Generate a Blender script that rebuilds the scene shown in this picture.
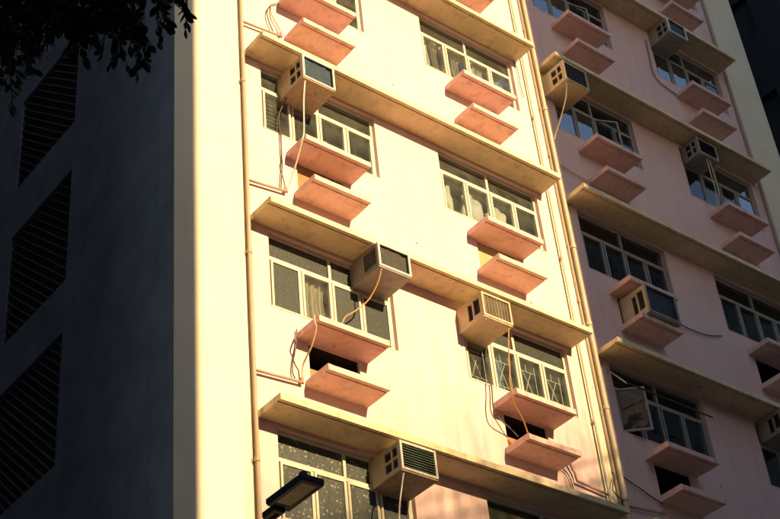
import bpy, bmesh, math, random
from mathutils import Vector, Matrix

for o in list(bpy.data.objects): bpy.data.objects.remove(o)
SC = bpy.context.scene
COL = SC.collection

# ------------------------------------------------------------------ camera
CAM = Vector((0.0, -11.21, 1.6))
FPX = 1478.77                                   # focal length in pixels of a 780 px wide picture
up_v = Vector((179 - 390, 1672.6 + 259.5, -FPX)).normalized()        # world up seen from the camera
x_v = Vector((2582.1 - 390, -(1151.9 - 259.5), -FPX))
x_v = (x_v - up_v * x_v.dot(up_v)).normalized()                      # along the facade
y_v = up_v.cross(x_v)                                                # into the building
cd = bpy.data.cameras.new('camera'); cam = bpy.data.objects.new('camera', cd); COL.objects.link(cam)
cd.sensor_width = 36; cd.sensor_fit = 'HORIZONTAL'; cd.lens = FPX / 780 * 36
cd.clip_start = 0.05; cd.clip_end = 2000
cam.matrix_world = Matrix.Translation(CAM) @ Matrix((x_v, y_v, up_v)).to_4x4()
SC.camera = cam

# ------------------------------------------------------------------ sky, sun, exposure
SUN = Vector((0.085, -1.0, 0.35)).normalized()   # towards the sun
el = math.asin(SUN.z); az = math.atan2(SUN.x, SUN.y)
wd = bpy.data.worlds.new('World'); SC.world = wd; wd.use_nodes = True
nt = wd.node_tree; bg = nt.nodes['Background']
sk = nt.nodes.new('ShaderNodeTexSky'); sk.sky_type = 'NISHITA'; sk.sun_disc = False
sk.sun_elevation = el; sk.sun_rotation = az; sk.air_density = 1.0; sk.dust_density = 0.6; sk.ozone_density = 1.6
nt.links.new(sk.outputs[0], bg.inputs[0]); bg.inputs[1].default_value = 0.094
sl = bpy.data.lights.new('sun', 'SUN'); so = bpy.data.objects.new('sun', sl); COL.objects.link(so)
sl.energy = 5.0; sl.angle = math.radians(0.55); sl.color = (1.0, 0.71, 0.355)
so.rotation_euler = SUN.to_track_quat('Z', 'Y').to_euler(); so.location = (12, -60, 40)
SC.view_settings.view_transform = 'Standard'; SC.view_settings.look = 'None'
SC.view_settings.exposure = 1.2; SC.view_settings.gamma = 1.0; SC.view_settings.use_curve_mapping = False

# ------------------------------------------------------------------ helpers
def tag(o, label=None, cat=None, group=None, kind=None):
    if label: o['label'] = label
    if cat: o['category'] = cat
    if group: o['group'] = group
    if kind: o['kind'] = kind
    return o
def empty(name, loc):
    o = bpy.data.objects.new(name, None); COL.objects.link(o); o.location = loc; o.empty_display_size = 0.2
    o['_w'] = tuple(loc); return o
def worg(o):
    return Vector(o['_w'])
class MB:
    def __init__(s): s.v = []; s.f = []
    def add(s, vs, fs):
        n = len(s.v); s.v += [tuple(v) for v in vs]; s.f += [tuple(i + n for i in f) for f in fs]; return s
    def quad(s, a, b, c, d): return s.add([a, b, c, d], [(0, 1, 2, 3)])
    def box(s, x0, x1, y0, y1, z0, z1):
        return s.add([(x0,y0,z0),(x1,y0,z0),(x1,y1,z0),(x0,y1,z0),(x0,y0,z1),(x1,y0,z1),(x1,y1,z1),(x0,y1,z1)],
                     [(0,3,2,1),(4,5,6,7),(0,1,5,4),(1,2,6,5),(2,3,7,6),(3,0,4,7)])
    def beam(s, a, b, w, t, up=(0, 0, 1)):
        a = Vector(a); b = Vector(b); d = (b - a).normalized(); r = d.cross(Vector(up))
        if r.length < 1e-4: r = d.cross(Vector((0, 1, 0)))
        r.normalize(); u = r.cross(d); vs = []
        for p in (a, b):
            for i, j in ((-1,-1),(1,-1),(1,1),(-1,1)): vs.append(p + r * (i * w / 2) + u * (j * t / 2))
        return s.add(vs, [(0,1,2,3),(7,6,5,4),(0,4,5,1),(1,5,6,2),(2,6,7,3),(3,7,4,0)])
    def tube(s, pts, rad, n=8, smooth=True):
        P = [Vector(p) for p in pts]
        if smooth and len(P) > 2:
            Q = []
            for i in range(len(P) - 1):
                p0 = P[max(i-1,0)]; p1 = P[i]; p2 = P[i+1]; p3 = P[min(i+2,len(P)-1)]
                for k in range(6):
                    t = k / 6
                    Q.append(0.5*((2*p1)+(p2-p0)*t+(2*p0-5*p1+4*p2-p3)*t*t+(-p0+3*p1-3*p2+p3)*t**3))
            P = Q + [P[-1]]
        rr = rad if isinstance(rad, (list, tuple)) else None
        vs = []; fs = []; ref = Vector((0.31, 0.52, 0.79))
        for i, p in enumerate(P):
            d = (P[min(i+1,len(P)-1)] - P[max(i-1,0)]).normalized()
            a = d.cross(ref).normalized(); b = d.cross(a)
            r = rad if rr is None else rr[0] + (rr[1]-rr[0]) * i / (len(P)-1)
            for k in range(n):
                t = 2*math.pi*k/n; vs.append(p + a*(r*math.cos(t)) + b*(r*math.sin(t)))
        for i in range(len(P)-1):
            for k in range(n):
                fs.append((i*n+k, i*n+(k+1)%n, (i+1)*n+(k+1)%n, (i+1)*n+k))
        fs.append(tuple(range(n-1,-1,-1))); fs.append(tuple((len(P)-1)*n+k for k in range(n)))
        return s.add(vs, fs)
    def build(s, name, mat, parent=None, bevel=0, smooth=False, org=None):
        if org is None: org = worg(parent) if parent is not None else Vector((0,0,0))
        org = Vector(org)
        me = bpy.data.meshes.new(name); me.from_pydata([Vector(v) - org for v in s.v], [], s.f); me.update()
        o = bpy.data.objects.new(name, me); COL.objects.link(o)
        if parent is not None: o.parent = parent; o.location = org - worg(parent)
        else: o.location = org
        o['_w'] = tuple(org)
        me.materials.append(mat)
        if smooth:
            for p in me.polygons: p.use_smooth = True
        if bevel:
            m = o.modifiers.new('bevel', 'BEVEL'); m.width = bevel; m.segments = 2; m.limit_method = 'ANGLE'
        return o
def holed(mb, P, u0, u1, v0, v1, holes, depth):
    """flat panel with rectangular holes; P(u, v, d) gives the point at depth d"""
    us = sorted({u0, u1} | {h[i] for h in holes for i in (0, 1)}); vs = sorted({v0, v1} | {h[i] for h in holes for i in (2, 3)})
    us = [u for u in us if u0 <= u <= u1]; vs = [v for v in vs if v0 <= v <= v1]
    for a, b in zip(us, us[1:]):
        for c, d in zip(vs, vs[1:]):
            m, n = (a+b)/2, (c+d)/2
            if any(h[0] < m < h[1] and h[2] < n < h[3] for h in holes): continue
            mb.quad(P(a,c,0), P(b,c,0), P(b,d,0), P(a,d,0))
    for h in holes:
        a, b, c, d = h[:4]; e = h[4] if len(h) > 4 else depth
        mb.quad(P(a,c,0), P(a,d,0), P(a,d,e), P(a,c,e)); mb.quad(P(b,d,0), P(b,c,0), P(b,c,e), P(b,d,e))
        mb.quad(P(a,d,0), P(b,d,0), P(b,d,e), P(a,d,e)); mb.quad(P(b,c,0), P(a,c,0), P(a,c,e), P(b,c,e))

# ------------------------------------------------------------------ materials
def N(nt, t, **kw):
    n = nt.nodes.new(t)
    for k, v in kw.items(): setattr(n, k, v)
    return n
def paint(name, base, rough=0.8, var=0.12, streak=0.15, bump=0.25, scale=1.5, grime=None, spec=0.25, bscale=70, spots=0.0):
    m = bpy.data.materials.new(name); m.use_nodes = True; t = m.node_tree; L = t.links.new
    b = t.nodes['Principled BSDF']; b.inputs['Roughness'].default_value = rough; b.inputs['Specular IOR Level'].default_value = spec
    tc = N(t, 'ShaderNodeTexCoord')
    n1 = N(t, 'ShaderNodeTexNoise'); n1.inputs['Scale'].default_value = scale; n1.inputs['Detail'].default_value = 8; n1.inputs['Roughness'].default_value = 0.65
    L(tc.outputs['Object'], n1.inputs['Vector'])
    mp = N(t, 'ShaderNodeMapping'); mp.inputs['Scale'].default_value = (9, 9, 0.45); L(tc.outputs['Object'], mp.inputs['Vector'])
    n2 = N(t, 'ShaderNodeTexNoise'); n2.inputs['Scale'].default_value = 1.0; n2.inputs['Detail'].default_value = 6; L(mp.outputs[0], n2.inputs['Vector'])
    r1 = N(t, 'ShaderNodeMapRange'); r1.inputs[1].default_value = 0.3; r1.inputs[2].default_value = 0.7; r1.inputs[3].default_value = 1 - var; r1.inputs[4].default_value = 1 + var*0.4
    r2 = N(t, 'ShaderNodeMapRange'); r2.inputs[1].default_value = 0.52; r2.inputs[2].default_value = 0.75; r2.inputs[3].default_value = 0.0; r2.inputs[4].default_value = streak
    L(n1.outputs['Fac'], r1.inputs[0]); L(n2.outputs['Fac'], r2.inputs[0])
    mul = N(t, 'ShaderNodeMix', data_type='RGBA', blend_type='MULTIPLY'); mul.inputs[0].default_value = 1
    mul.inputs[6].default_value = (*base, 1); L(r1.outputs[0], mul.inputs[7])
    mx = N(t, 'ShaderNodeMix', data_type='RGBA'); L(r2.outputs[0], mx.inputs[0]); L(mul.outputs[2], mx.inputs[6])
    g = grime or tuple(c*0.45 for c in base); mx.inputs[7].default_value = (*g, 1)
    last = mx.outputs[2]
    if spots:
        mp2 = N(t, 'ShaderNodeMapping'); mp2.inputs['Scale'].default_value = (1, 1, 1.6); L(tc.outputs['Object'], mp2.inputs['Vector'])
        n4 = N(t, 'ShaderNodeTexNoise'); n4.inputs['Scale'].default_value = 7; n4.inputs['Detail'].default_value = 12; n4.inputs['Roughness'].default_value = 0.72; L(mp2.outputs[0], n4.inputs['Vector'])
        r4 = N(t, 'ShaderNodeMapRange'); r4.inputs[1].default_value = 0.60; r4.inputs[2].default_value = 0.70; r4.inputs[4].default_value = spots; L(n4.outputs['Fac'], r4.inputs[0])
        m4 = N(t, 'ShaderNodeMix', data_type='RGBA'); L(r4.outputs[0], m4.inputs[0]); L(last, m4.inputs[6]); m4.inputs[7].default_value = (*g, 1); last = m4.outputs[2]
    L(last, b.inputs['Base Color'])
    n3 = N(t, 'ShaderNodeTexNoise'); n3.inputs['Scale'].default_value = bscale; n3.inputs['Detail'].default_value = 4; L(tc.outputs['Object'], n3.inputs['Vector'])
    bp = N(t, 'ShaderNodeBump'); bp.inputs['Strength'].default_value = bump; bp.inputs['Distance'].default_value = 0.01
    L(n3.outputs['Fac'], bp.inputs['Height']); L(bp.outputs[0], b.inputs['Normal'])
    return m
def glass(name, refl=0.0, tint=(0.9, 0.93, 0.92), dust=0.06):
    m = bpy.data.materials.new(name); m.use_nodes = True; t = m.node_tree; L = t.links.new
    t.nodes.remove(t.nodes['Principled BSDF']); out = t.nodes['Material Output']
    fr = N(t, 'ShaderNodeLayerWeight'); fr.inputs[0].default_value = 0.5
    pw = N(t, 'ShaderNodeMath', operation='POWER'); L(fr.outputs['Facing'], pw.inputs[0]); pw.inputs[1].default_value = 5
    ma = N(t, 'ShaderNodeMath', operation='MULTIPLY_ADD', use_clamp=True); L(pw.outputs[0], ma.inputs[0]); ma.inputs[1].default_value = 0.9; ma.inputs[2].default_value = 0.04 + refl
    tr = N(t, 'ShaderNodeBsdfTransparent'); tr.inputs[0].default_value = (*tint, 1)
    gl = N(t, 'ShaderNodeBsdfGlossy'); gl.inputs['Roughness'].default_value = 0.03
    tc = N(t, 'ShaderNodeTexCoord'); no = N(t, 'ShaderNodeTexNoise'); no.inputs['Scale'].default_value = 2.2; L(tc.outputs['Object'], no.inputs['Vector'])
    bp = N(t, 'ShaderNodeBump'); bp.inputs['Strength'].default_value = 0.25; bp.inputs['Distance'].default_value = 0.02; L(no.outputs['Fac'], bp.inputs['Height']); L(bp.outputs[0], gl.inputs['Normal'])
    df = N(t, 'ShaderNodeBsdfDiffuse'); df.inputs[0].default_value = (0.40, 0.42, 0.36, 1)
    nd = N(t, 'ShaderNodeTexNoise'); nd.inputs['Scale'].default_value = 5; nd.inputs['Detail'].default_value = 7; L(tc.outputs['Object'], nd.inputs['Vector'])
    rd = N(t, 'ShaderNodeMapRange'); rd.inputs[1].default_value = 0.3; rd.inputs[2].default_value = 0.75; rd.inputs[3].default_value = dust*0.4; rd.inputs[4].default_value = dust*1.6; L(nd.outputs['Fac'], rd.inputs[0])
    md = N(t, 'ShaderNodeMixShader'); L(rd.outputs[0], md.inputs[0]); L(tr.outputs[0], md.inputs[1]); L(df.outputs[0], md.inputs[2])
    mx = N(t, 'ShaderNodeMixShader'); L(ma.outputs[0], mx.inputs[0]); L(md.outputs[0], mx.inputs[1]); L(gl.outputs[0], mx.inputs[2])
    L(mx.outputs[0], out.inputs[0]); return m
def spotted(name, base, spot, scale, thr, rough=0.5, noise=0.5):
    """figured glass or printed curtain: a mottled ground with small pale motifs"""
    m = bpy.data.materials.new(name); m.use_nodes = True; t = m.node_tree; L = t.links.new
    b = t.nodes['Principled BSDF']; b.inputs['Roughness'].default_value = rough
    tc = N(t, 'ShaderNodeTexCoord'); vo = N(t, 'ShaderNodeTexVoronoi'); vo.inputs['Scale'].default_value = scale
    nz = N(t, 'ShaderNodeTexNoise'); nz.inputs['Scale'].default_value = scale*1.8; nz.inputs['Detail'].default_value = 5
    L(tc.outputs['Object'], nz.inputs['Vector'])
    ad = N(t, 'ShaderNodeMix', data_type='VECTOR'); ad.inputs[0].default_value = 0.06
    L(tc.outputs['Object'], ad.inputs[4]); L(nz.outputs['Color'], ad.inputs[5]); L(ad.outputs[1], vo.inputs['Vector'])
    r = N(t, 'ShaderNodeMapRange'); r.inputs[1].default_value = thr; r.inputs[2].default_value = thr*0.55; L(vo.outputs['Distance'], r.inputs[0])
    r2 = N(t, 'ShaderNodeMapRange'); r2.inputs[1].default_value = 0.3; r2.inputs[2].default_value = 0.7; r2.inputs[3].default_value = 1-noise; r2.inputs[4].default_value = 1+noise; L(nz.outputs['Fac'], r2.inputs[0])
    mul = N(t, 'ShaderNodeMix', data_type='RGBA', blend_type='MULTIPLY'); mul.inputs[0].default_value = 1; mul.inputs[6].default_value = (*base, 1); L(r2.outputs[0], mul.inputs[7])
    mx = N(t, 'ShaderNodeMix', data_type='RGBA'); L(r.outputs[0], mx.inputs[0]); L(mul.outputs[2], mx.inputs[6]); mx.inputs[7].default_value = (*spot, 1)
    L(mx.outputs[2], b.inputs['Base Color'])
    bp = N(t, 'ShaderNodeBump'); bp.inputs['Strength'].default_value = 0.3; bp.inputs['Distance'].default_value = 0.01; L(nz.outputs['Fac'], bp.inputs['Height']); L(bp.outputs[0], b.inputs['Normal'])
    return m

M = {}
M['pink'] = paint('pink_wall_paint', (0.70, 0.50, 0.48), streak=0.22, var=0.08, bump=0.3)
M['cream'] = paint('cream_wall_paint', (0.74, 0.66, 0.49), streak=0.12, var=0.07, bump=0.3, grime=(0.45, 0.36, 0.22))
M['canopy'] = paint('cream_canopy_paint', (0.72, 0.59, 0.37), streak=0.35, var=0.16, spots=0.5, bump=0.35, scale=3, grime=(0.20, 0.12, 0.05))
M['ledge'] = paint('salmon_ledge_paint', (0.74, 0.50, 0.43), streak=0.40, var=0.16, spots=0.75, bump=0.35, scale=3, grime=(0.28, 0.13, 0.08))
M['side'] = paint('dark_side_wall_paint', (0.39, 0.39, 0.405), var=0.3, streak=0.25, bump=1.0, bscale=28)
M['block'] = paint('breeze_block_concrete', (0.24, 0.20, 0.15), bump=0.4)
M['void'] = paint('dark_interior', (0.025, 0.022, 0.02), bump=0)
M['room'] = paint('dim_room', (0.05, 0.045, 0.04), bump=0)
M['frame'] = paint('cream_window_metal', (0.62, 0.58, 0.46), rough=0.45, streak=0.15, var=0.1, bump=0.1, scale=6)
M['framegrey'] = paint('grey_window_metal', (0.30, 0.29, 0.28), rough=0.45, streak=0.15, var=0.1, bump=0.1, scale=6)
M['clear'] = glass('dusty_glass'); M['shadeglass'] = glass('shaded_bay_glass', dust=0.008); M['film'] = glass('reflective_glass', 0.22, (0.5, 0.55, 0.6))  # the low-dust copy imitates shade on the shaded bay's panes
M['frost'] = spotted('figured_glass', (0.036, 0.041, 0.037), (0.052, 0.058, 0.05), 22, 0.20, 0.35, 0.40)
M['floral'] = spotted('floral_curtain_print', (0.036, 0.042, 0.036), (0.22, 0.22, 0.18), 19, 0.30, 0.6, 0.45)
M['pipe'] = paint('painted_pipe', (0.42, 0.31, 0.22), rough=0.55, streak=0.35, bump=0.1, scale=4, grime=(0.28, 0.12, 0.05))
M['pipepale'] = paint('pale_painted_pipe', (0.52, 0.44, 0.32), rough=0.55, streak=0.3, bump=0.1, scale=4, grime=(0.3, 0.16, 0.07))
M['salmonpipe'] = paint('salmon_pipe', (0.40, 0.25, 0.19), rough=0.55, streak=0.2, bump=0.1)
M['acwhite'] = paint('appliance_white', (0.66, 0.61, 0.52), spots=0.6, rough=0.45, streak=0.3, var=0.12, bump=0.05, scale=5, grime=(0.25, 0.15, 0.07))
M['accream'] = paint('appliance_cream', (0.58, 0.48, 0.31), spots=0.6, rough=0.5, streak=0.4, var=0.2, bump=0.05, scale=5, grime=(0.25, 0.13, 0.05))
M['acgrey'] = paint('appliance_grey', (0.34, 0.31, 0.27), spots=0.6, rough=0.5, streak=0.5, var=0.25, bump=0.05, scale=6, grime=(0.12, 0.07, 0.04))
M['acrust'] = paint('rusty_tray', (0.44, 0.33, 0.21), spots=0.6, rough=0.6, streak=0.6, var=0.3, bump=0.1, scale=8, grime=(0.16, 0.07, 0.03))
M['coilblue'] = paint('blue_coil', (0.042, 0.075, 0.10), rough=0.5, var=0.3, bump=0.3, scale=8)
M['coilgrey'] = paint('dusty_coil', (0.075, 0.068, 0.06), rough=0.7, var=0.3, bump=0.4, scale=8)
M['coilgreen'] = paint('green_coil', (0.11, 0.14, 0.11), rough=0.6, var=0.3, bump=0.3, scale=8)
M['coilblack'] = paint('black_coil', (0.02, 0.024, 0.03), rough=0.5, var=0.3, bump=0.3, scale=8)
M['hosewhite'] = paint('white_hose', (0.62, 0.58, 0.50), rough=0.5, bump=0.05)
M['hoseorange'] = paint('orange_hose', (0.42, 0.22, 0.09), rough=0.5, bump=0.05)
M['hosetan'] = paint('tan_hose', (0.5, 0.36, 0.2), rough=0.5, bump=0.05)
M['cable'] = paint('dark_cable', (0.09, 0.07, 0.055), rough=0.6, bump=0.05)
M['curtain'] = paint('beige_curtain_cloth', (0.30, 0.25, 0.19), rough=0.9, var=0.3, streak=0.3, bump=0.2, scale=5)
M['cloth'] = paint('pale_cloth', (0.50, 0.47, 0.42), rough=0.9, var=0.25, bump=0.2, scale=5)
M['bag'] = paint('white_plastic_sack', (0.45, 0.44, 0.46), rough=0.5, var=0.25, bump=0.3, scale=7, bscale=25)
M['blind'] = paint('blind_slats', (0.26, 0.24, 0.2), rough=0.6, var=0.2, bump=0.1)
M['plush'] = paint('yellow_cloth', (0.5, 0.33, 0.10), rough=0.9, var=0.25, bump=0.3, scale=9)
M['bluecloth'] = paint('blue_cloth', (0.13, 0.24, 0.30), rough=0.9, var=0.4, bump=0.3, scale=12)
M['board'] = paint('timber_board', (0.34, 0.18, 0.08), rough=0.8, var=0.3, streak=0.4, bump=0.3, scale=4)
M['yellowboard'] = paint('yellow_board', (0.42, 0.32, 0.16), rough=0.8, var=0.2, streak=0.2, bump=0.3, scale=4)
M['lampblack'] = paint('lamp_dark_metal', (0.03, 0.032, 0.035), rough=0.45, bump=0.05)
M['lens'] = paint('lamp_lens', (0.72, 0.50, 0.26), rough=0.35, var=0.3, bump=0.15, scale=10, spec=0.5)
M['bark'] = paint('bark', (0.07, 0.055, 0.04), rough=0.95, var=0.4, bump=0.8, scale=8)
M['leaf'] = paint('leaf_green', (0.025, 0.036, 0.016), rough=0.6, var=0.3, bump=0.1, scale=20)
M['asphalt'] = paint('asphalt', (0.05, 0.05, 0.052), rough=0.9, bump=0.5)
M['paving'] = paint('paving', (0.26, 0.24, 0.22), rough=0.9, bump=0.4)
M['kerb'] = paint('kerb_stone', (0.33, 0.31, 0.28), rough=0.9, bump=0.4)
M['line'] = paint('road_paint', (0.7, 0.6, 0.2), rough=0.7)
M['ground'] = paint('ground_concrete', (0.18, 0.17, 0.16), rough=0.95, bump=0.4)
M['towerA'] = paint('tower_render', (0.22, 0.22, 0.22), bump=0.3)
M['towerB'] = paint('tower_tiles', (0.17, 0.175, 0.19), bump=0.3)
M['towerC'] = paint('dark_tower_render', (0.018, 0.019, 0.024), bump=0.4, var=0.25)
M['towerD'] = paint('slate_render', (0.07, 0.073, 0.085), bump=0.3)
M['roof'] = paint('roof_felt', (0.14, 0.13, 0.12), bump=0.3)
M['towerglass'] = paint('dark_window_glass', (0.03, 0.035, 0.04), rough=0.12, bump=0, spec=0.6)

# ------------------------------------------------------------------ ground
def struct(mb, name, mat): return tag(mb.build(name, mat), kind='structure')
struct(MB().box(-400, 400, -400, 400, -0.4, -0.16), 'ground', M['ground'])
struct(MB().box(-120, 120, -9.2, -2.9, -0.155, -0.12), 'road', M['asphalt'])
struct(MB().box(-120, 120, -2.7, 13, -0.15, 0.0), 'pavement', M['paving'])
struct(MB().box(-120, 120, -13.9, -9.4, -0.15, 0.0), 'pavement_opposite', M['paving'])
kb = MB(); kb.box(-120, 120, -2.9, -2.7, -0.15, 0.006); kb.box(-120, 120, -9.4, -9.2, -0.15, 0.006); struct(kb, 'kerb', M['kerb'])
ml = MB()
for i in range(-20, 21): ml.box(i*5.0, i*5.0+2.2, -6.1, -5.99, -0.13, -0.116)
struct(ml, 'road_marking', M['line'])

# ------------------------------------------------------------------ the apartment building
B = empty('apartment_building', (6.81, 0, 0))
tag(B, 'pink and cream apartment block with concrete canopies, salmon ledges and window air conditioners', 'building')
XL, XP1, XP2, XM, XP4, XR = 6.81, 7.845, 13.20, 13.64, 19.26, 20.22
ZTOP = 31.0
CANL = {-2: 4.60, -1: 7.35, 0: 10.105, 1: 12.84, 2: 15.62, 3: 18.39, 4: 21.17, 5: 23.95, 6: 26.73}
CANR = {-2: 4.55, -1: 7.33, 0: 10.11, 1: 12.89, 2: 15.685, 3: 18.48, 4: 21.30, 5: 24.10, 6: 26.9}
COLS = [('L', 8.11, 9.985, 8.455, 9.475), ('L', 11.12, 13.035, 11.475, 12.505), ('R', 13.885, 15.815, 14.235, 15.255), ('R', 16.985, 18.92, 17.345, 18.39)]
ROWS = range(-1, 6)
HEAD, TRANS, SILL = -0.13, -0.49, -1.25
UP, LO, LT, LD, CD = -1.505, -2.135, 0.08, 0.43, 0.43
def czt(bay, k): return (CANL if bay == 'L' else CANR)[k]
# niche fill: 'open' = boarded below and black above, 'board', 'yellow', 'void', 'ac', None = plain wall
NICHE = {(0,1): 'open', (0,2): 'board', (1,2): 'yellow', (1,1): 'open', (2,2): 'ac', (2,1): 'void', (3,2): 'void', (2,0): 'void', (3,1): 'void', (2,4): None}
fp = lambda u, v, d: (u, d, v)
def wall(name, x0, x1, mat, cols, z0=0.0):
    holes = []
    for ci in cols:
        bay, wx0, wx1, lx0, lx1 = COLS[ci]
        for k in ROWS:
            zt = czt(bay, k); holes.append((wx0, wx1, zt + SILL, zt + HEAD, 0.16))
            if NICHE.get((ci, k)): holes.append((lx0 + 0.15, lx1 - 0.13, zt + LO + 0.003, zt + UP - LT - 0.003, 0.04))
    mb = MB(); holed(mb, fp, x0, x1, z0, ZTOP, holes, 0.16)
    return mb.build(name, mat, B)
wall('front_wall', XP1, XP2, M['pink'], (0, 1)); wall('front_wall', XM, XP4, M['pink'], (2, 3))
wall('pilaster', XL, XP1, M['cream'], ()); wall('pilaster', XP2, XM, M['cream'], ()); wall('pilaster', XP4, XR, M['cream'], ())
DEP = 13.0
VENT = (2.63, 4.40); VZ = [(4.95, 6.8), (7.7, 9.55), (10.45, 12.34), (13.15, 15.02), (15.9, 17.66), (18.72, 20.5), (21.5, 23.3)]
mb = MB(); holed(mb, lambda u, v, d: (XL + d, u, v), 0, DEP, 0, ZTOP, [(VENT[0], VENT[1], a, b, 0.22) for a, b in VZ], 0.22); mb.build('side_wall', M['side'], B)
mb = MB(); mb.quad((XR,0,0),(XR,DEP,0),(XR,DEP,ZTOP),(XR,0,ZTOP)); mb.build('side_wall', M['cream'], B)
mb = MB(); mb.quad((XL,DEP,0),(XL,DEP,ZTOP),(XR,DEP,ZTOP),(XR,DEP,0)); mb.build('rear_wall', M['cream'], B)
mb = MB(); mb.quad((XL,0,ZTOP),(XR,0,ZTOP),(XR,DEP,ZTOP),(XL,DEP,ZTOP)); rf = mb.build('roof', M['roof'], B)
mb = MB(); mb.box(XL, XR, 0.0, 0.2, ZTOP+0.004, ZTOP+1.1); mb.box(XL, XR, DEP-0.2, DEP, ZTOP+0.004, ZTOP+1.1); mb.build('parapet', M['cream'], rf)
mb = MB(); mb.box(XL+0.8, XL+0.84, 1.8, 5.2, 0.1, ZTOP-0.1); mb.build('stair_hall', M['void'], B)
# perforated block screens of the stairwell
for a, b in VZ:
    mb = MB(); y0, y1 = VENT; sp = 0.150; sl = 0.92; c = -sl*(y1-y0)
    while c < b - a:
        # one sloping web, cut to the opening: z = a + c + sl*(y - y0)
        ya = max(y0, y0 - c/sl); yb = min(y1, y0 + (b - a - c)/sl)
        if yb > ya + 0.02:
            p, q = (XL+0.05, ya, a+c+sl*(ya-y0)), (XL+0.05, yb, a+c+sl*(yb-y0))
            mb.beam(p, q, 0.06, 0.014, up=(0, -sl, 1))
        c += sp
    y = y0 + 0.035
    while y < y1:
        mb.box(XL+0.06, XL+0.10, y, y+0.012, a, b); y += 0.062
    tag(mb.build('breeze_block_screen', M['block'], B), kind='stuff')

# canopies
def canopy(x0, x1, zt, seed):
    rnd = random.Random(seed); th = 0.085
    prof = [(0.1, zt), (-CD+0.008, zt), (-CD, zt-0.008), (-CD, zt-th), (-CD+0.045, zt-th), (-CD+0.045, zt-th+0.014), (-CD+0.068, zt-th+0.014), (-CD+0.068, zt-th), (0.1, zt-th)]
    n = 60; vs = []; fs = []; m = len(prof)
    for i in range(n+1):
        x = x0 + (x1-x0)*i/n
        for j, (y, z) in enumerate(prof):
            e = rnd.uniform(-1, 1)*0.0022 if 1 <= j <= 4 and 0 < i < n else 0
            if j == 1 and rnd.random() < 0.07: e += 0.014
            vs.append((x, y + abs(e), z - (abs(e) if j in (1,) else 0)))
    for i in range(n):
        for j in range(m): fs.append((i*m+j, i*m+(j+1) % m, (i+1)*m+(j+1) % m, (i+1)*m+j))
    fs.append(tuple(range(m))); fs.append(tuple(n*m + j for j in range(m-1, -1, -1)))
    mb = MB().add(vs, fs); return mb.build('canopy', M['canopy'], B)
def ledge(x0, x1, zt, seed):
    rnd = random.Random(seed)
    y0 = -LD + rnd.uniform(-0.008, 0.008)
    mb = MB(); th = LT
    prof = [(0.1, zt), (y0, zt), (y0, zt-th), (y0+0.05, zt-th), (y0+0.05, zt-th+0.012), (y0+0.07, zt-th+0.012), (y0+0.07, zt-th), (0.1, zt-th)]
    m = len(prof); vs = []; fs = []; n = 14
    for i in range(n+1):
        x = x0 + (x1-x0)*i/n
        for j, (y, z) in enumerate(prof):
            e = rnd.uniform(0, 0.003) if j in (1, 2) and 0 < i < n else 0
            vs.append((x, y+e, z-(e if j == 1 else 0)))
    for i in range(n):
        for j in range(m): fs.append((i*m+j, i*m+(j+1) % m, (i+1)*m+(j+1) % m, (i+1)*m+j))
    fs.append(tuple(range(m))); fs.append(tuple(n*m + j for j in range(m-1, -1, -1)))
    mb.add(vs, fs); return mb.build('ledge', M['ledge'], B, bevel=0.004)
for k in range(-1, 7):
    canopy(7.865, 13.16, CANL[k], 100+k); canopy(13.655, 19.02, CANR[k], 200+k)
for ci, (bay, wx0, wx1, lx0, lx1) in enumerate(COLS):
    for k in ROWS:
        zt = czt(bay, k); d = 0.0
        ledge(lx0, lx1, zt + UP, 300 + ci*20 + k); ledge(lx0 + 0.085, lx1 - 0.065, zt + LO, 500 + ci*20 + k)
        nk = NICHE.get((ci, k))
        if nk:
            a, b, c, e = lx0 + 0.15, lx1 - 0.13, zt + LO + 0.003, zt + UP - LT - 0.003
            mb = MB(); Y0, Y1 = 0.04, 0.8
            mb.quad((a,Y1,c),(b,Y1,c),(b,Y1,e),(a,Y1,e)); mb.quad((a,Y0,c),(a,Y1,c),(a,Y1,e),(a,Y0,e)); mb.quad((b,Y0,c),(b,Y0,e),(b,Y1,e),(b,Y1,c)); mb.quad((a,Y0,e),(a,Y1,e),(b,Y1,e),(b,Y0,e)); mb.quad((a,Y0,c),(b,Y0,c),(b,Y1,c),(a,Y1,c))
            mb.build('niche_shade_lining', M['void'], B)  # near-black colour stands in for the shade inside the hole
            if nk in ('open', 'board', 'yellow'):
                top = {'open': zt + LO + 0.22, 'board': e - 0.01, 'yellow': e - 0.01}[nk]
                mb = MB(); mb.box(a+0.006, b-0.006, 0.03, 0.05, c+0.006, top)
                mb.build('niche_board', M['yellowboard' if nk == 'yellow' else 'board'], B, bevel=0.003)

# windows --------------------------------------------------------------
def ring(mb, x0, x1, y0, y1, z0, z1, w):
    mb.box(x0, x0+w, y0, y1, z0, z1); mb.box(x1-w, x1, y0, y1, z0, z1)
    mb.box(x0+w, x1-w, y0+0.002, y1-0.002, z0, z0+w); mb.box(x0+w, x1-w, y0+0.002, y1-0.002, z1-w, z1)
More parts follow.
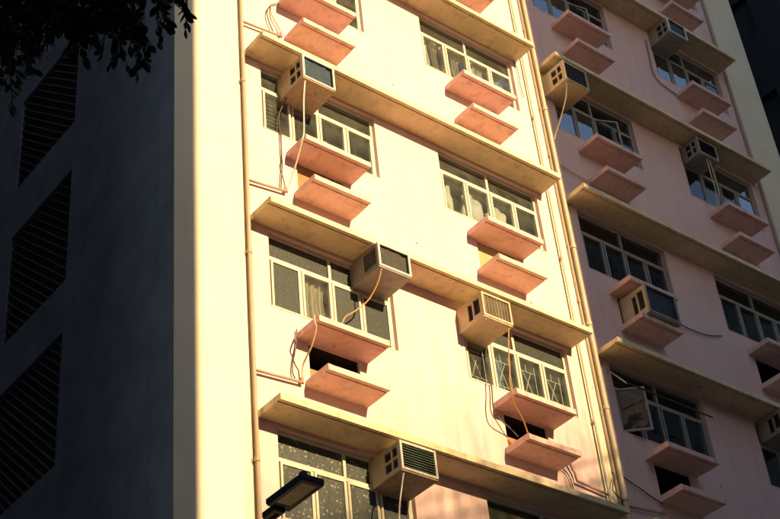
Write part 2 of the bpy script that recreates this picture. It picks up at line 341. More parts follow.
# glazing per window: four casements then the two top lights; 'open' = {casement: (angle, hinge side)}
GL = {
 (0,2): 'cccc cc', (0,1): 'fcff ff', (0,0): 'ffff ff', (0,3): 'cccc cc',
 (1,3): 'cccc cc', (1,2): 'cccc cc', (1,1): 'cccc ff', (1,0): 'cccc cc',
 (2,1): 'rccc cc', (2,3): 'rrcc cc', (2,4): 'rrcc cc', (3,4): 'rrcc cr', (3,3): 'cccr cr'}
OPEN = {(2,3): {2: (24, 'l')}, (2,1): {0: (40, 'l')}, (2,4): {2: (12, 'l')}}
FLORAL = {(0,0)}
GUARD = {(1,1)}
def make_window(ci, k):
    bay, x0, x1, _, _ = COLS[ci]; zt = czt(bay, k); zs, zh, zm = zt + SILL, zt + HEAD, zt + TRANS
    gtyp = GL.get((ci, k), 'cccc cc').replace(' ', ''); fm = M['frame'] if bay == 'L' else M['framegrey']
    ow = 0.036; mb = MB(); ring(mb, x0+0.002, x1-0.002, 0.058, 0.112, zs+0.002, zh-0.002, ow)
    mb.box(x0+ow, x1-ow, 0.052, 0.108, zm-0.024, zm+0.024)
    xs = [x0+ow + (x1-x0-2*ow)*i/4 for i in range(5)]
    for i in (1, 2, 3): mb.box(xs[i]-0.015, xs[i]+0.015, 0.060, 0.104, zs+ow, zm-0.024)
    mb.box(xs[2]-0.02, xs[2]+0.02, 0.056, 0.106, zm+0.024, zh-ow)
    w = mb.build('window', fm, B, bevel=0.003)
    mb = MB(); mb.box(x0+0.004, x1-0.004, -0.006, 0.056, zs+0.001, zs+0.02); mb.build('sill', M['ledge'] if bay == 'L' else M['pink'], w, bevel=0.004)
    mats = {'c': M['clear'] if bay == 'L' else M['shadeglass'], 'f': M['frost'], 'r': M['film']}
    if (ci, k) in FLORAL: mats['f'] = M['floral']
    rnd = random.Random(ci*50 + k)
    for i in range(4):
        a, b = xs[i]+0.017, xs[i+1]-0.017; c, d = zs+ow+0.004, zm-0.028
        ang, side = OPEN.get((ci, k), {}).get(i, (rnd.uniform(0, 1.6), 'l'))
        hx = a if side == 'l' else b
        mb = MB(); ring(mb, a, b, 0.040, 0.078, c, d, 0.028)
        if ang > 5: mb.box(b-0.034-0.012, b-0.030, 0.026, 0.042, (c+d)/2-0.05, (c+d)/2+0.05)
        o1 = mb.build('casement', fm, w, bevel=0.003, org=(hx, 0.06, c))
        mb = MB(); mb.box(a+0.024, b-0.024, 0.058, 0.063, c+0.024, d-0.024); o2 = mb.build('pane', mats[gtyp[i]], w, org=(hx, 0.06, c))
        for o in (o1, o2): o.rotation_euler.z = -math.radians(ang) if side == 'l' else math.radians(ang)
    for i in range(2):
        a = xs[0] if i == 0 else xs[2]+0.02; b = xs[2]-0.02 if i == 0 else xs[4]
        mb = MB(); mb.box(a-0.006, b+0.006, 0.082, 0.087, zm+0.018, zh-ow+0.006); mb.build('pane', mats[gtyp[4+i]], w)
    if (ci, k) in GUARD:
        for i in range(4):
            a, b = xs[i]+0.06, xs[i+1]-0.06; c, d = zs+0.08, zm-0.06; m = (a+b)/2; g = MB(); q = 0.005; y = 0.125
            for (p, r) in [((a+.02,c),(a+.02,d)), ((b-.02,c),(b-.02,d)), ((a,c+.10),(b,c+.10)), ((a,d-.13),(b,d-.13)), ((a+.09,c+.10),(m,c+.32)), ((b-.09,c+.10),(m,c+.32)), ((m,c+.32),(a+.09,d-.13)), ((m,c+.32),(b-.09,d-.13)), ((m,c),(m,c+.10)), ((m,d-.13),(m,d))]:
                g.tube([(p[0], y, p[1]), (r[0], y, r[1])], q, 6, False)
            g.build('window_guard', M['frame'], w)
    # dim room behind
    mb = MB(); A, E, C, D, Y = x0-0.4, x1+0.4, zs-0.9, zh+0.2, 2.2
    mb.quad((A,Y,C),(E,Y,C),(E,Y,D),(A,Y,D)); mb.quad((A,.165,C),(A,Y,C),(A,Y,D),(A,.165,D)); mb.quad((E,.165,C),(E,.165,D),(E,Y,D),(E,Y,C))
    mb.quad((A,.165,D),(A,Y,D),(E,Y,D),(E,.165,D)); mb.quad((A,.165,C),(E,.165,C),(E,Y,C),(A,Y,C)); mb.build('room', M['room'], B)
    return w
for ci in range(4):
    for k in ROWS: make_window(ci, k)

# things inside the windows ---------------------------------------------
def drape(name, label, cat, x0, x1, z0, z1, y, mat, folds=5, amp=0.02, gather=0.0, seed=0, group=None):
    rnd = random.Random(seed); nx, nz = 48, 14; vs = []; fs = []
    ph = [rnd.uniform(0, 6) for _ in range(3)]
    for i in range(nz+1):
        v = i/nz
        for j in range(nx+1):
            u = j/nx
            g = 1 - gather*math.sin(math.pi*v*0.9)
            x = x0 + (x1-x0)*(0.5 + (u-0.5)*g) + 0.01*math.sin(7*v+ph[0])
            yy = y + amp*math.sin(2*math.pi*folds*u + ph[1] + 0.6*math.sin(4*v)) + amp*0.5*math.sin(2*math.pi*folds*2.3*u + ph[2])
            vs.append((x, yy, z0 + (z1-z0)*v))
    for i in range(nz):
        for j in range(nx): fs.append((i*(nx+1)+j, i*(nx+1)+j+1, (i+1)*(nx+1)+j+1, (i+1)*(nx+1)+j))
    o = MB().add(vs, fs).build(name, mat, smooth=True, org=((x0+x1)/2, y, z0))
    s = o.modifiers.new('thick', 'SOLIDIFY'); s.thickness = 0.004
    return tag(o, label, cat, group)
zt = CANL[1]
drape('curtain', 'beige gathered curtain behind the one clear casement between figured panes', 'curtain', 8.58, 9.05, zt-1.22, zt-0.42, 0.155, M['curtain'], 4, 0.022, 0.30, 3)
zt = CANL[3]
for i, (a, b, top, m) in enumerate([(11.17, 11.36, -0.62, 'cloth'), (11.40, 11.55, -0.55, 'curtain'), (11.62, 11.80, -0.58, 'cloth'), (11.82, 11.98, -0.75, 'curtain'), (12.10, 12.30, -0.56, 'cloth'), (12.32, 12.46, -0.7, 'cloth')]):
    drape('hanging_garment', ['pale shirt hung at the outer end of the washing behind glass', 'tan garment hung beside the end pale shirt behind glass', 'pale garment hung behind the second casement next to a tan one', 'short tan garment hung beside the middle mullion behind glass', 'pale garment hung behind the third casement above the salmon ledge', 'short pale garment hung next to the third casement mullion'][i], 'garment', a, b, zt-1.2, zt+top+0.14, 0.155+0.006*(i%2), M[m], 2, 0.022, 0.15, 20+i)
drape('garment', 'grey blue garment hung behind the last casement of the washing window', 'garment', 12.66, 12.92, zt-1.2, zt-0.6, 0.16, M['bluecloth'], 2, 0.025, 0.1, 33)
zt = CANL[2]
# sacks and bundles heaped on the sill inside
def lump(name, label, cat, c, r, mat, seed):
    rnd = random.Random(seed); bm = bmesh.new(); bmesh.ops.create_icosphere(bm, subdivisions=4, radius=1.0)
    w = [(Vector((rnd.uniform(-1,1), rnd.uniform(-1,1), rnd.uniform(-1,1))).normalized(), rnd.uniform(2, 7), rnd.uniform(0, 6)) for _ in range(9)]
    for v in bm.verts:
        d = v.co.normalized(); s = 1 + sum(math.sin(f*d.dot(a)*2+p) for a, f, p in w)*0.045
        s -= 0.12*abs(math.sin(5*d.dot(w[0][0])+w[1][2]))
        v.co = Vector((d.x*r[0]*s, d.y*r[1]*s, d.z*r[2]*s))
    me = bpy.data.meshes.new(name); bm.to_mesh(me); bm.free(); me.materials.append(mat)
    for p in me.polygons: p.use_smooth = True
    o = bpy.data.objects.new(name, me); COL.objects.link(o); o.location = c
    return tag(o, label, cat)
lump('white_bundle', 'cream cloth bundle under a yellow wrap behind the first casement', 'bundle', (11.34, 0.22, zt-0.86), (0.15, 0.09, 0.33), M['cloth'], 1)
lump('yellow_wrap', 'yellow cloth wrap on top of the cream bundle', 'wrap', (11.26, 0.19, zt-0.60), (0.075, 0.06, 0.08), M['plush'], 2)
lump('plastic_sack', 'pale grey plastic sack filling the second casement of the cluttered window', 'sack', (11.84, 0.23, zt-0.86), (0.20, 0.11, 0.36), M['bag'], 3)
lump('plastic_sack', 'cream plastic sack slumped behind the third casement', 'sack', (12.30, 0.23, zt-0.90), (0.22, 0.11, 0.33), M['cloth'], 4)
zt = CANL[1]
drape('blue_cloth', 'blue patterned cloth hung behind the barred casement with the orange hose', 'cloth', 11.68, 11.95, zt-1.2, zt-0.55, 0.19, M['bluecloth'], 3, 0.02, 0.1, 41)
# slatted blind in the window under the white framed air conditioner
zt = CANL[2]
bl = empty('window_blind', (8.4, 0.17, zt-1.2)); tag(bl, 'half lowered pale slatted blind beside the white hose', 'blind')
for i in range(9):
    z = zt-0.50-0.068*i; mb = MB(); x1 = 8.44 + 0.02*math.sin(i*2.1); mb.beam((8.16, 0.15, z), (x1, 0.15, z+0.006*math.sin(i)), 0.05, 0.006, up=(0, -0.55, 0.83)); mb.build('slat', M['blind'], bl)
mb = MB(); mb.tube([(8.2, 0.17, zt-0.5), (8.2, 0.17, zt-1.16)], 0.003, 5, False); mb.build('cord', M['hosewhite'], bl)
lump('storage_box_bundle', 'pale wrapped bundle on the sill behind the third casement above the salmon ledge', 'bundle', (9.25, 0.22, zt-0.98), (0.18, 0.10, 0.20), M['cloth'], 7)
lump('cloth_bundle', 'flat pale bundle on the sill at the end casement beside the red brown reveal', 'bundle', (9.70, 0.22, zt-1.02), (0.17, 0.10, 0.15), M['cloth'], 8)

# air conditioners -------------------------------------------------------
def air_con(label, x0, x1, z0, z1, yf, body, frame, coil, style, side='two', tray='acrust'):
    root = empty('air_conditioner', ((x0+x1)/2, 0.1, z0)); tag(root, label, 'air conditioner', 'window air conditioners on the facade')
    yb = 0.14; h = z1-z0; d = -yf
    holes = []
    # side louvre openings, u = distance from the front
    if side == 'two':
        for u0, u1 in ((0.05, 0.13), (0.16, 0.27)):
            holes += [(u0, u1, z0+h*0.14, z0+h*0.46), (u0, u1, z0+h*0.54, z0+h*0.86)]
    elif side == 'tall':
        holes += [(0.05, 0.16, z0+h*0.2, z0+h*0.85), (0.19, 0.27, z0+h*0.12, z0+h*0.8)]
    elif side == 'mesh':
        holes += [(0.045, 0.28, z0+h*0.15, z0+h*0.88)]
    body_m = M[body]
    for nm, X, sg in (('side_panel', x0, 1), ('side_panel', x1, -1)):
        mb = MB(); holed(mb, lambda u, v, dd, X=X, sg=sg: (X + sg*dd, yf+0.02+u, v), 0, yb-yf-0.02, z0, z1, holes, 0.025)
        mb.build(nm, body_m, root)
    mb = MB(); mb.quad((x0,yf+.02,z1),(x1,yf+.02,z1),(x1,yb,z1),(x0,yb,z1)); mb.build('top_panel', body_m, root)
    mb = MB(); mb.box(x0-0.006, x1+0.006, yf+0.015, yb, z0-0.022, z0-0.001); mb.build('base_tray', M[tray], root, bevel=0.004)
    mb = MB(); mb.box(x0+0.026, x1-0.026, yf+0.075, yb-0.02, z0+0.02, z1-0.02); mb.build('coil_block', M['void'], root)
    if side == 'mesh':
        mb = MB()
        for i in range(7):
            u = yf + 0.075 + 0.032*i; mb.beam((x0+0.012, u, z0+h*0.14), (x0+0.012, u+0.006*math.sin(i*3), z0+h*0.89), 0.006, 0.006)
        for i in range(4):
            z = z0+h*(0.25+0.17*i); mb.beam((x0+0.012, yf+.06, z), (x0+0.012, yf+.3, z+0.008*math.sin(i*2)), 0.006, 0.006)
        mb.build('side_mesh', M['acgrey'], root)
    t = 0.03; mb = MB(); ring(mb, x0-0.004, x1+0.004, yf, yf+0.03, z0-0.004, z1+0.004, t); mb.build('front_frame', M[frame], root, bevel=0.005)
    mb = MB()
    if style == 'p':          # bent fin stack, torn along its top and pulled away at one end
        rc = random.Random(int(x0*1000)); n = 44; xa, xb = x0+t-0.004, x1-t-0.012
        for i in range(n):
            xm = xa + (xb-xa)*(i+0.5)/n; tz = z1-t-0.004-0.010*abs(math.sin(i*0.21+x0)) - rc.uniform(0, 0.006) - (0.012 if i > n*0.8 else 0)
            mb.box(xm-0.0035, xm+0.0035, yf+0.030+rc.uniform(0, 0.003), yf+0.05, z0+t-0.004, tz)
        mb.box(xa, xb-0.004, yf+0.036, yf+0.049, z0+t-0.003, z1-t-0.03)
    else: mb.box(x0+t-0.004, x1-t+0.004, yf+0.032, yf+0.05, z0+t-0.004, z1-t+0.004)
    mb.build('coil', M[coil], root)
    mb = MB(); gx0, gx1, gz0, gz1 = x0+t, x1-t, z0+t, z1-t
    gm = M[coil]
    if style in ('h', 'grid'):
        n = 9 if style == 'h' else 11
        for i in range(n):
            z = gz0 + (gz1-gz0)*(i+0.5)/n; mb.beam((gx0-.004, yf+0.018, z), (gx1+.004, yf+0.018, z), 0.02 if style == 'h' else 0.004, 0.006 if style == 'h' else 0.004, up=(0, -0.5, 0.86))
    if style in ('v', 'grid'):
        n = 9 if style == 'v' else 8
        for i in range(n):
            x = gx0 + (gx1-gx0)*(i+0.5)/n; mb.beam((x, yf+0.016, gz0-.004), (x, yf+0.016, gz1+.004), 0.008 if style == 'v' else 0.004, 0.012 if style == 'v' else 0.004)
    if style == 'grid': gm = M['acrust']
    if style == 'v': gm = M['coilgrey']
    if mb.v: mb.build('grille', gm, root)
    mb = MB(); mb.tube([(x0+0.05, yf+0.05, z0-0.02), (x0+0.05, yf+0.05, z0-0.045)], 0.014, 8, False); mb.build('drain_spout', M['acgrey'], root)
    return root
air_con('cream cased air conditioner with plain blue coil, hung over the window with the slatted blind', 8.43, 8.935, 15.05, 15.45, -0.50, 'accream', 'acwhite', 'coilblue', 'p', 'two')
air_con('white framed air conditioner with dented mesh side and orange hose, over the figured glass window', 9.39, 9.885, 12.385, 12.735, -0.50, 'acgrey', 'acwhite', 'coilgrey', 'p', 'mesh', 'acgrey')
air_con('cream air conditioner with square wire grid front, over the barred window', 11.05, 11.54, 12.26, 12.62, -0.50, 'accream', 'accream', 'coilgrey', 'grid', 'tall', 'accream')
air_con('cream air conditioner with green horizontal louvres, over the floral curtained window', 9.41, 9.925, 9.585, 9.94, -0.50, 'accream', 'acwhite', 'coilgreen', 'h', 'two')
air_con('yellowed air conditioner with black upright fins and lattice side, beside the corner drain pipes', 13.70, 14.225, 17.84, 18.24, -0.50, 'accream', 'accream', 'coilblack', 'v', 'two', 'accream')
air_con('white framed air conditioner with dark blue coil under the uppermost shaded canopy', 16.985, 17.475, 20.82, 21.165, -0.50, 'acgrey', 'acwhite', 'coilblue', 'p', 'two', 'acgrey')
air_con('small grey air conditioner set back beneath a shaded canopy, its front rail sagging', 17.06, 17.55, 18.00, 18.34, -0.36, 'acgrey', 'acgrey', 'coilblack', 'h', 'two', 'acgrey')
air_con('air conditioner standing between two salmon ledges in the shaded wall', 14.44, 15.10, 13.575, 14.06, -0.50, 'accream', 'acgrey', 'coilblack', 'shelf', 'tall', 'acgrey')
air_con('dark air conditioner under the shaded canopy above the pink wall by the open casement row', 17.10, 17.6, 12.44, 12.79, -0.45, 'acgrey', 'acgrey', 'coilblack', 'h', 'tall', 'acgrey')

for x, z in ((10.42, 16.35), (10.5, 13.5), (13.42, 12.2), (16.2, 16.9), (15.6, 11.05), (15.75, 11.3)):
    mb = MB(); mb.tube([(x, 0.01, z), (x, -0.010, z)], 0.009, 8, False); mb.build('wall_fixing', M['cable'], B)
# pipes ------------------------------------------------------------------
def pipe(label, x, y, r, mat, zs=(1.0, 30.5), off=0.0, clamp=2.77, c0=2.05):
    root = empty('drain_pipe', (x, y, zs[0])); tag(root, label, 'pipe', 'drain pipes running up the facade')
    rnd = random.Random(int(x*100)); pts = [(x + rnd.uniform(-.004, .004), y, zs[0] + (zs[1]-zs[0])*i/11) for i in range(12)]
    mb = MB(); mb.tube(pts, r, 12); mb.build('pipe', mat, root, smooth=True)
    z = c0
    while z < zs[1]:
        if z > zs[0]:
            mb = MB(); mb.tube([(x, y, z-0.03), (x, y, z+0.03)], r*1.28, 12, False); mb.box(x-r*1.9, x+r*1.9, -0.012, -0.001, z-0.02, z+0.02); mb.box(x-r*1.15, x+r*1.15, y, -0.004, z-0.014, z+0.014)
            mb.build('clamp', mat, root)
        z += clamp
    return root
pipe('slim salmon cream drain pipe between the sunlit cream strip and the windows', 7.80, -0.05, 0.024, M['pipe'], c0=1.15)
pipe('slim cream drain pipe beside the ends of the sunlit canopies', 13.275, -0.05, 0.018, M['pipepale'], clamp=1.385, c0=1.9)
pipe('thick cream drain pipe on the corner line between sunlit and shaded walls', 13.565, -0.055, 0.036, M['pipepale'], clamp=1.385, c0=2.2)
pipe('thin tan conduit right against the thick corner drain pipe', 13.49, -0.03, 0.014, M['pipe'], c0=2.6)
pipe('stained drain pipe on the shaded wall beside the far cream pilaster', 19.14, -0.05, 0.03, M['pipe'], c0=2.0)
def tubething(name, label, cat, pts, r, mat, group=None):
    o = MB().tube(pts, r, 8).build(name, mat, smooth=True, org=pts[0]); return tag(o, label, cat, group)
def branch(label, pts, r, mat, joint=True):
    root = empty('branch_pipe', pts[0]); tag(root, label, 'pipe')
    mb = MB(); mb.tube(pts, r, 10, False); mb.build('pipe', mat, root, smooth=True)
    e = Vector(pts[-1]); mb = MB(); mb.tube([e - Vector((0, 0, 0.012)), e + Vector((0, 0, 0.06))], r*1.35, 10, False); mb.build('elbow', mat, root)
    return root
branch('short salmon branch pipe under the topmost pair of salmon ledges at the slim pipe', [(7.81,-.05,16.09),(8.44,-.05,16.165)], 0.016, M['salmonpipe'])
branch('short salmon branch pipe receiving the white hose above the second canopy end', [(7.81,-.05,13.33),(8.375,-.05,13.40)], 0.017, M['salmonpipe'])
branch('short salmon branch pipe receiving the orange hose from the ledge', [(7.81,-.05,10.585),(8.45,-.05,10.63)], 0.017, M['salmonpipe'])
branch('bent salmon branch pipe above the lowest canopy running to the slim cream pipe', [(13.27,-.05,10.49),(12.713,-.05,10.54),(12.70,-.05,10.65),(12.616,-.05,10.816)], 0.018, M['salmonpipe'])
branch('branch pipe in shade from the thick corner pipe to below the ledges', [(13.57,-.05,10.41),(14.30,-.05,10.48)], 0.018, M['salmonpipe'])
branch('cream stub pipe standing on the second sunlit canopy', [(13.0,-.05,13.1),(12.45,-.05,13.18)], 0.014, M['salmonpipe'])

# hoses and cables --------------------------------------------------------
T = tubething
T('drain_hose', 'white hose hanging from the plain blue coiled air conditioner over the ledge', 'hose', [(8.48,-.45,15.02),(8.43,-.46,14.642),(8.408,-.45,14.13),(8.376,-.458,13.98),(8.40,-.3,13.781),(8.41,-.15,13.598),(8.405,-.07,13.489),(8.375,-.05,13.43)], 0.0095, M['hosewhite'])
T('cable', 'thin dark cable hanging beside the white hose', 'cable', [(8.47,-.06,15.04),(8.40,-.03,14.85),(8.352,-.02,14.645),(8.355,-.03,14.224),(8.351,-.03,13.836),(8.308,-.04,13.432)], 0.008, M['cable'])
T('cable', 'dark looped cable by the topmost pair of ledges', 'cable', [(8.55,-.03,16.83),(8.42,-.03,16.806),(8.291,-.04,16.68),(8.234,-.04,16.509),(8.26,-.04,16.348),(8.318,-.04,16.2)], 0.008, M['cable'])
T('drain_hose', 'tan hose running beside the dark looped cable to the branch pipe', 'hose', [(8.33,-.03,16.74),(8.312,-.03,16.623),(8.331,-.04,16.467),(8.407,-.04,16.356),(8.44,-.05,16.225)], 0.009, M['hosetan'])
T('drain_hose', 'orange hose curving from the dented air conditioner to the ledge below', 'hose', [(9.44,-.45,12.35),(9.435,-.4,12.24),(9.416,-.33,12.127),(9.375,-.25,12.012),(9.297,-.2,11.91),(9.149,-.18,11.765),(9.02,-.2,11.64),(8.9,-.22,11.4)], 0.0095, M['hoseorange'])
T('drain_hose', 'pale orange hose drooping over the ledge end to the branch pipe', 'hose', [(8.44,-.36,11.36),(8.38,-.44,11.209),(8.406,-.42,11.121),(8.427,-.3,10.982),(8.439,-.18,10.906),(8.45,-.08,10.832),(8.455,-.05,10.665)], 0.011, M['hosetan'])
T('cable', 'dark cable hanging beside the pale orange hose', 'cable', [(8.43,-.03,11.36),(8.406,-.03,11.133),(8.35,-.03,10.882),(8.335,-.03,10.742),(8.359,-.04,10.66)], 0.008, M['cable'])
T('drain_hose', 'orange brown hose from the wire grid air conditioner over the ledge and under it', 'hose', [(11.50,-.45,12.25),(11.44,-.44,11.873),(11.40,-.44,11.558),(11.36,-.45,11.36),(11.36,-.46,11.2),(11.423,-.4,11.091),(11.639,-.3,11.0),(11.80,-.2,10.86),(11.86,-.16,10.71)], 0.0095, M['hoseorange'])
T('cable', 'dark cable hanging from the barred window past the ledge end into the niche', 'cable', [(11.50,-.02,12.151),(11.46,-.03,11.824),(11.445,-.04,11.502),(11.413,-.05,11.22),(11.484,-.05,11.095),(11.599,-.1,10.959),(11.70,-.12,10.85)], 0.009, M['cable'])
T('drain_hose', 'white hose hanging from the green louvred air conditioner', 'hose', [(9.46,-.45,9.56),(9.40,-.46,9.347),(9.35,-.45,9.1),(9.30,-.45,8.7),(9.29,-.44,8.3)], 0.0095, M['hosewhite'])
T('drain_hose', 'tan hose swinging from the yellowed air conditioner to the corner pipes', 'hose', [(13.75,-.45,17.82),(13.70,-.42,17.508),(13.68,-.34,17.313),(13.67,-.22,17.11),(13.636,-.12,16.917),(13.598,-.09,16.768)], 0.011, M['hosetan'])
T('cable', 'thin cable sagging across the shaded wall to the second shaded canopy end', 'cable', [(13.6,-.03,16.42),(13.688,-.03,16.364),(13.91,-.03,16.304),(14.102,-.03,16.29),(14.32,-.04,16.275)], 0.008, M['hosetan'])
T('cable', 'dark cable sagging from the ledge standing air conditioner across the pink wall', 'cable', [(15.2,-.03,14.16),(15.763,-.03,14.077),(15.939,-.03,14.066),(16.169,-.03,14.073),(16.411,-.03,14.113),(16.724,-.03,14.215)], 0.01, M['cable'])
T('cable', 'dark cable sloping below the window with its casements swung open', 'cable', [(13.6,-.03,10.88),(13.701,-.03,10.848),(13.964,-.03,10.769),(14.156,-.03,10.701),(14.34,-.04,10.64)], 0.009, M['cable'])
T('cable', 'short dark cable beside the bent branch pipe', 'cable', [(12.4,-.03,10.78),(12.483,-.03,10.687),(12.59,-.03,10.616),(12.635,-.03,10.498),(12.636,-.03,10.3)], 0.008, M['cable'])
T('cable', 'dark cable looping around the thick corner pipe above the lowest canopy', 'cable', [(13.468,-.05,10.819),(13.384,-.06,10.673),(13.372,-.06,10.552),(13.51,-.08,10.45)], 0.008, M['cable'])
T('cable', 'thick pinkish cable curving below the uppermost shaded air conditioner', 'cable', [(16.85,-.03,20.9),(16.833,-.03,20.542),(16.80,-.03,20.1),(16.903,-.03,19.85),(17.332,-.03,19.75),(17.705,-.03,19.74)], 0.014, M['salmonpipe'])
T('drain_hose', 'pale hose hanging from the small set back air conditioner', 'hose', [(17.35,-.3,17.98),(17.36,-.3,17.6),(17.34,-.3,17.2),(17.36,-.2,16.95)], 0.011, M['hosetan'])
T('cable', 'grey cable hanging beside the pale hose of the set back air conditioner', 'cable', [(17.28,-.3,17.99),(17.27,-.3,17.6),(17.30,-.28,17.25),(17.33,-.2,16.95)], 0.008, M['hosewhite'])
T('cable', 'stray wire curling beside the canopy end near the slim cream pipe', 'cable', [(13.08,-.02,18.28),(13.13,-.03,18.05),(13.12,-.03,17.8),(13.15,-.03,17.5)], 0.006, M['cable'])

# drying rail under a shaded canopy
rl = empty('drying_rail', (14.6, -0.3, 12.2)); tag(rl, 'metal drying rail on brackets under the shaded canopy above the open casements', 'rail')
mb = MB(); mb.tube([(13.80,-.30,12.24),(15.55,-.30,12.22)], 0.012, 8, False); mb.build('bar', M['lampblack'], rl)
for x in (13.82,):
    mb = MB(); mb.beam((x, 0.05, 12.70), (x, -.30, 12.23), 0.02, 0.02); mb.build('bracket', M['framegrey'], rl)

# street lamp --------------------------------------------------------------
lp = empty('street_lamp', (5.93, -1.3, 0)); tag(lp, 'black street lamp with flat rectangular head in front of the floral curtained window', 'street lamp')
mb = MB(); mb.tube([(5.93,-1.3,0),(5.93,-1.3,3),(5.93,-1.3,6.55)], [0.085, 0.055], 14, False); mb.build('pole', M['lampblack'], lp, smooth=True)
mb = MB(); mb.tube([(5.93,-1.3,6.5),(5.93,-1.5,6.78),(5.93,-2.0,6.92),(5.92,-2.98,6.99)], 0.03, 10); mb.build('arm', M['lampblack'], lp, smooth=True)
mb = MB(); mb.box(5.855,5.965,-3.03,-2.86,6.965,7.02); mb.build('spigot', M['lampblack'], lp, bevel=0.012)
mb = MB(); mb.box(5.80,6.01,-3.47,-3.00,7.008,7.05); mb.box(5.83,5.98,-3.43,-3.04,7.05,7.07)
for i in range(8): mb.box(5.84+0.0175*i, 5.844+0.0175*i, -3.38, -3.1, 7.07, 7.085)
hd = mb.build('lamp_head', M['lampblack'], lp, bevel=0.010)
rim = MB(); y0, y1 = -3.46, -3.06
rim.box(5.805,5.835,-3.465,-3.01,6.992,7.008); rim.box(5.975,6.005,-3.465,-3.01,6.992,7.008); rim.box(5.835,5.975,-3.465,-3.43,6.993,7.008); rim.box(5.835,5.975,-3.08,-3.01,6.993,7.008)
rim.build('rim', M['lampblack'], hd)
mb = MB(); mb.box(5.836,5.974,-3.429,-3.081,6.996,7.006); mb.build('lens', M['lens'], hd)
mb = MB(); mb.tube([(5.87,-3.40,7.065),(5.87,-3.40,7.10)], 0.032, 12, False); mb.build('sensor', M['lampblack'], hd)

# tree ----------------------------------------------------------------------
TR = empty('street_tree', (0.35, -6.1, 0)); tag(TR, 'dark leafy tree whose hanging sprays of oval leaves cross the unlit side wall', 'tree')
mb = MB(); mb.tube([(0.35,-6.1,-0.02),(0.40,-6.15,2.2),(0.30,-6.2,4.4),(0.6,-6.4,6.2)], [0.17, 0.09], 12); mb.build('trunk', M['bark'], TR, smooth=True)
limbs = [[(0.6,-6.4,6.1),(1.1,-6.6,6.9),(1.7,-6.9,7.25),(2.5,-7.2,7.2)], [(0.5,-6.3,5.7),(1.0,-6.4,6.5),(1.5,-6.5,6.95),(2.05,-6.6,6.95)], [(0.6,-6.4,6.1),(0.5,-6.9,7.2),(0.9,-7.3,8.1)], [(0.5,-6.35,5.9),(-0.2,-6.0,6.9),(-0.8,-5.8,7.6)], [(0.6,-6.4,6.2),(0.7,-6.0,7.4),(0.9,-5.8,8.4)]]
for l in limbs: mb = MB(); mb.tube(l, [0.055, 0.014], 8); mb.build('limb', M['bark'], TR, smooth=True)
rnd = random.Random(11)
def leaf_mesh(L):
    vs = []; fs = []; prof = [(0, .04), (.18, .55), (.42, .95), (.68, .9), (.88, .5), (1.0, .05)]
    for t, w in prof: vs += [(-w*L*0.26, t*L, 0.05*L*w), (0, t*L, -0.03*L*math.sin(t*3)), (w*L*0.27, t*L, 0.05*L*w)]
    for i in range(len(prof)-1):
        a = i*3; fs += [(a, a+1, a+4, a+3), (a+1, a+2, a+5, a+4)]
    return vs, fs
LV, LF = leaf_mesh(0.062)
lme = bpy.data.meshes.new('leaf'); lme.from_pydata(LV, [], LF); lme.materials.append(M['leaf'])
stuff = MB(); twigs = MB(); nleaf = [0]
def place_leaf(p, d, s, single):
    d = d.normalized(); side = d.cross(Vector((rnd.uniform(-1,1), rnd.uniform(-1,1), rnd.uniform(-1,1)))).normalized(); n = side.cross(d)
    R = Matrix((side, d, n)).transposed()
    if single and nleaf[0] < 290:
        o = bpy.data.objects.new('leaf', lme); COL.objects.link(o); o.parent = TR
        o.matrix_local = Matrix.Translation(p - worg(TR)) @ (R*s).to_4x4(); nleaf[0] += 1
    else: stuff.add([p + R @ (Vector(v)*s) for v in LV], LF)
def twig(a, b, n, single, sag=0.06):
    a = Vector(a); b = Vector(b); m = (a+b)/2 + Vector((rnd.uniform(-.05,.05), rnd.uniform(-.05,.05), sag))
    twigs.tube([a, m, b], [0.006, 0.002], 5)
    for i in range(n):
        t = 0.15 + 0.85*(i/(n-1)); p = a*(1-t)**2 + m*2*t*(1-t) + b*t*t
        d = (b-a).normalized()*0.7 + Vector((rnd.uniform(-1,1), rnd.uniform(-1,1), rnd.uniform(-1.2,0.4)))*0.8
        if i == n-1: d = (b-a).normalized()
        place_leaf(p, d, rnd.uniform(0.75, 1.15), single)
front = [(2.00,-6.51,6.40),(1.97,-6.60,6.47),(1.99,-6.64,6.52),(2.03,-6.69,6.58),(2.14,-6.81,6.62),(2.21,-6.79,6.57),(2.27,-6.83,6.57),(2.32,-6.88,6.58),(2.38,-6.87,6.56),(2.43,-6.88,6.54),(2.44,-6.99,6.62),(2.47,-7.02,6.64),(2.37,-7.04,6.68),(2.54,-7.14,6.70),(2.55,-7.11,6.685),(1.90,-6.62,6.55),(1.92,-6.50,6.50),(2.35,-6.95,6.6)]
for i, b in enumerate(front):
    b = Vector(b); a = b + Vector((rnd.uniform(-.16,.02), rnd.uniform(-.16,.04), rnd.uniform(.22,.36))); twig(a, b, 13, True, 0.03)
for i in range(430):
    c = Vector((rnd.uniform(1.45,2.42), 0, rnd.uniform(6.68,7.5))); c.y = -6.72 - (c.x-1.9)*0.6 + rnd.uniform(-.45,.30)
    if c.x > 2.25: c.z = max(c.z, 6.78)
    if c.y > -6.65: c.z += 0.03
    e = c + Vector((rnd.uniform(-.15,.2), rnd.uniform(-.15,.15), rnd.uniform(-.2,.05)))
    e.z = max(e.z, 6.61 if c.x < 2.3 else 6.74); twig(c, e, 15, False, 0.05)
for i in range(230):
    t = rnd.random(); c = Vector((rnd.gauss(0.35, 0.75), rnd.gauss(-6.3, 0.7), rnd.uniform(6.6, 9.0)))
    if c.x > 1.5: c.z += 0.5
    e = c + Vector((rnd.uniform(-.3,.3), rnd.uniform(-.3,.3), rnd.uniform(-.3,.1))); twig(c, e, 12, False, 0.05)
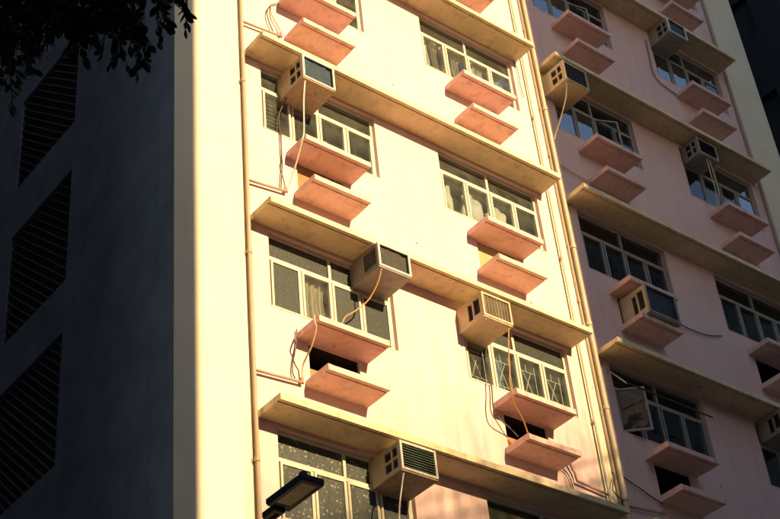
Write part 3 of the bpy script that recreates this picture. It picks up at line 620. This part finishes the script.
tag(twigs.build('twigs', M['bark'], TR), kind='stuff'); tag(stuff.build('crown', M['leaf'], TR), kind='stuff')

# neighbouring buildings ------------------------------------------------------
pane_cache = {}
def tower(name, label, corners, h, mat, nx=6, fl=3.0, wz0=4.5, faces=(0,)):
    """convex footprint (counter clockwise), vertical walls, parapet, recessed windows on the chosen faces"""
    c = [Vector((x, y, 0)) for x, y in corners]; cen = sum(c, Vector())/len(c); root = empty(name, cen); tag(root, label, 'building')
    n = len(c); mb = MB(); wins = []
    for i in range(n):
        p, q = c[i], c[(i+1) % n]; L = (q-p).length; u = (q-p).normalized(); inn = Vector((-u.y, u.x, 0))
        holes = []
        if i in faces:
            m = max(1, int(L/2.8)); z = wz0
            while z + 2.2 < h:
                for j in range(m):
                    a = L*(j+0.5)/m; holes.append((a-0.7, a+0.7, z, z+1.3)); wins.append((p + u*a + inn*0.14 + Vector((0,0,z+0.65)), math.atan2(u.y, u.x)))
                z += fl
        holed(mb, lambda s, v, d, p=p, u=u, inn=inn: tuple(p + u*s + inn*d + Vector((0,0,v))), 0, L, -0.1, h, holes, 0.15)
    mb.build('wall', mat, root)
    mb = MB().add([(*v.xy, h-0.3) for v in c], [tuple(range(n))]); rf = mb.build('roof', M['roof'], root)
    mb = MB()
    for i in range(n): mb.beam((*c[i].xy, h+0.05), (*c[(i+1) % n].xy, h+0.05), 0.24, 0.12)
    mb.build('coping', mat, rf)
    if wins:
        g = MB(); g.box(-0.71, 0.71, -0.005, 0.02, -0.66, 0.66); me = None
        for p, r in wins:
            if me is None: o = g.build('window', M['towerglass'], root, org=(0, 0, 0)); me = o.data
            else: o = bpy.data.objects.new('window', me); COL.objects.link(o); o.parent = root
            o.location = p - worg(root); o.rotation_euler = (0, 0, r)
    return root
tower('office_block', 'plain beige block across the street facing the cream strip', [(-16,-24),(8.32,-24),(8.32,-14),(-16,-14)], 29.0, M['towerA'], faces=(1, 2))
tower('residential_tower', 'tall grey tower across the street that shades the pink wall', [(15.74,-25),(32,-25),(32,-21),(15.74,-21)], 58.0, M['towerB'], faces=(2, 3))
tower('added_sky_blocker', 'unseen block added beside the tall tower to darken window reflections', [(32.3,-26),(64,-26),(64,-21.3),(32.3,-21.3)], 44.0, M['towerB'], faces=(2,))  # added out of view to block sky reflections in the panes
tower('corner_block', 'lower beige block set askew between the two towers across the street', [(9.4,-19.85),(12.9,-22.8),(20.4,-13.6),(15.2,-11.6)], 14.7, M['towerA'], faces=(3,))
cb = [o for o in bpy.data.objects if o.name == 'corner_block'][0]
mb = MB(); pa, pb = Vector((15.2, -11.6, 0)), Vector((9.4, -19.85, 0)); rt = random.Random(5); nb = 1024  # unseen bars added on the roof, graded in height to soften its cast shadow
for i in range(nb):
    t = (i + rt.uniform(0.4, 0.6))/nb; p = pa.lerp(pb, t); top = 14.75 - 0.95*math.log(1 - 0.97*sum(((i >> b) & 1)*0.5**(b+1) for b in range(10)))
    mb.beam((p.x, p.y, 14.55), (p.x + rt.uniform(-.05, .05), p.y, top), 0.009, 0.009)
for z in (14.95, 15.2, 15.5): mb.beam((*pa.xy, z), (*pb.xy, z), 0.03, 0.03)
tag(mb.build('added_shade_bars', M['bark'], cb), kind='stuff')
tower('alley_block', 'grey block across the side alley from the unlit side wall', [(-14,-1.0),(3.0,-1.0),(3.0,26),(-14,26)], 36.0, M['towerD'], faces=(0,))
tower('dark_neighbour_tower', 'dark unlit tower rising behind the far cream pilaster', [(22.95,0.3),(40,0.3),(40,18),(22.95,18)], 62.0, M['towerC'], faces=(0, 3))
for o in bpy.data.objects:
    if '_w' in o: del o['_w']
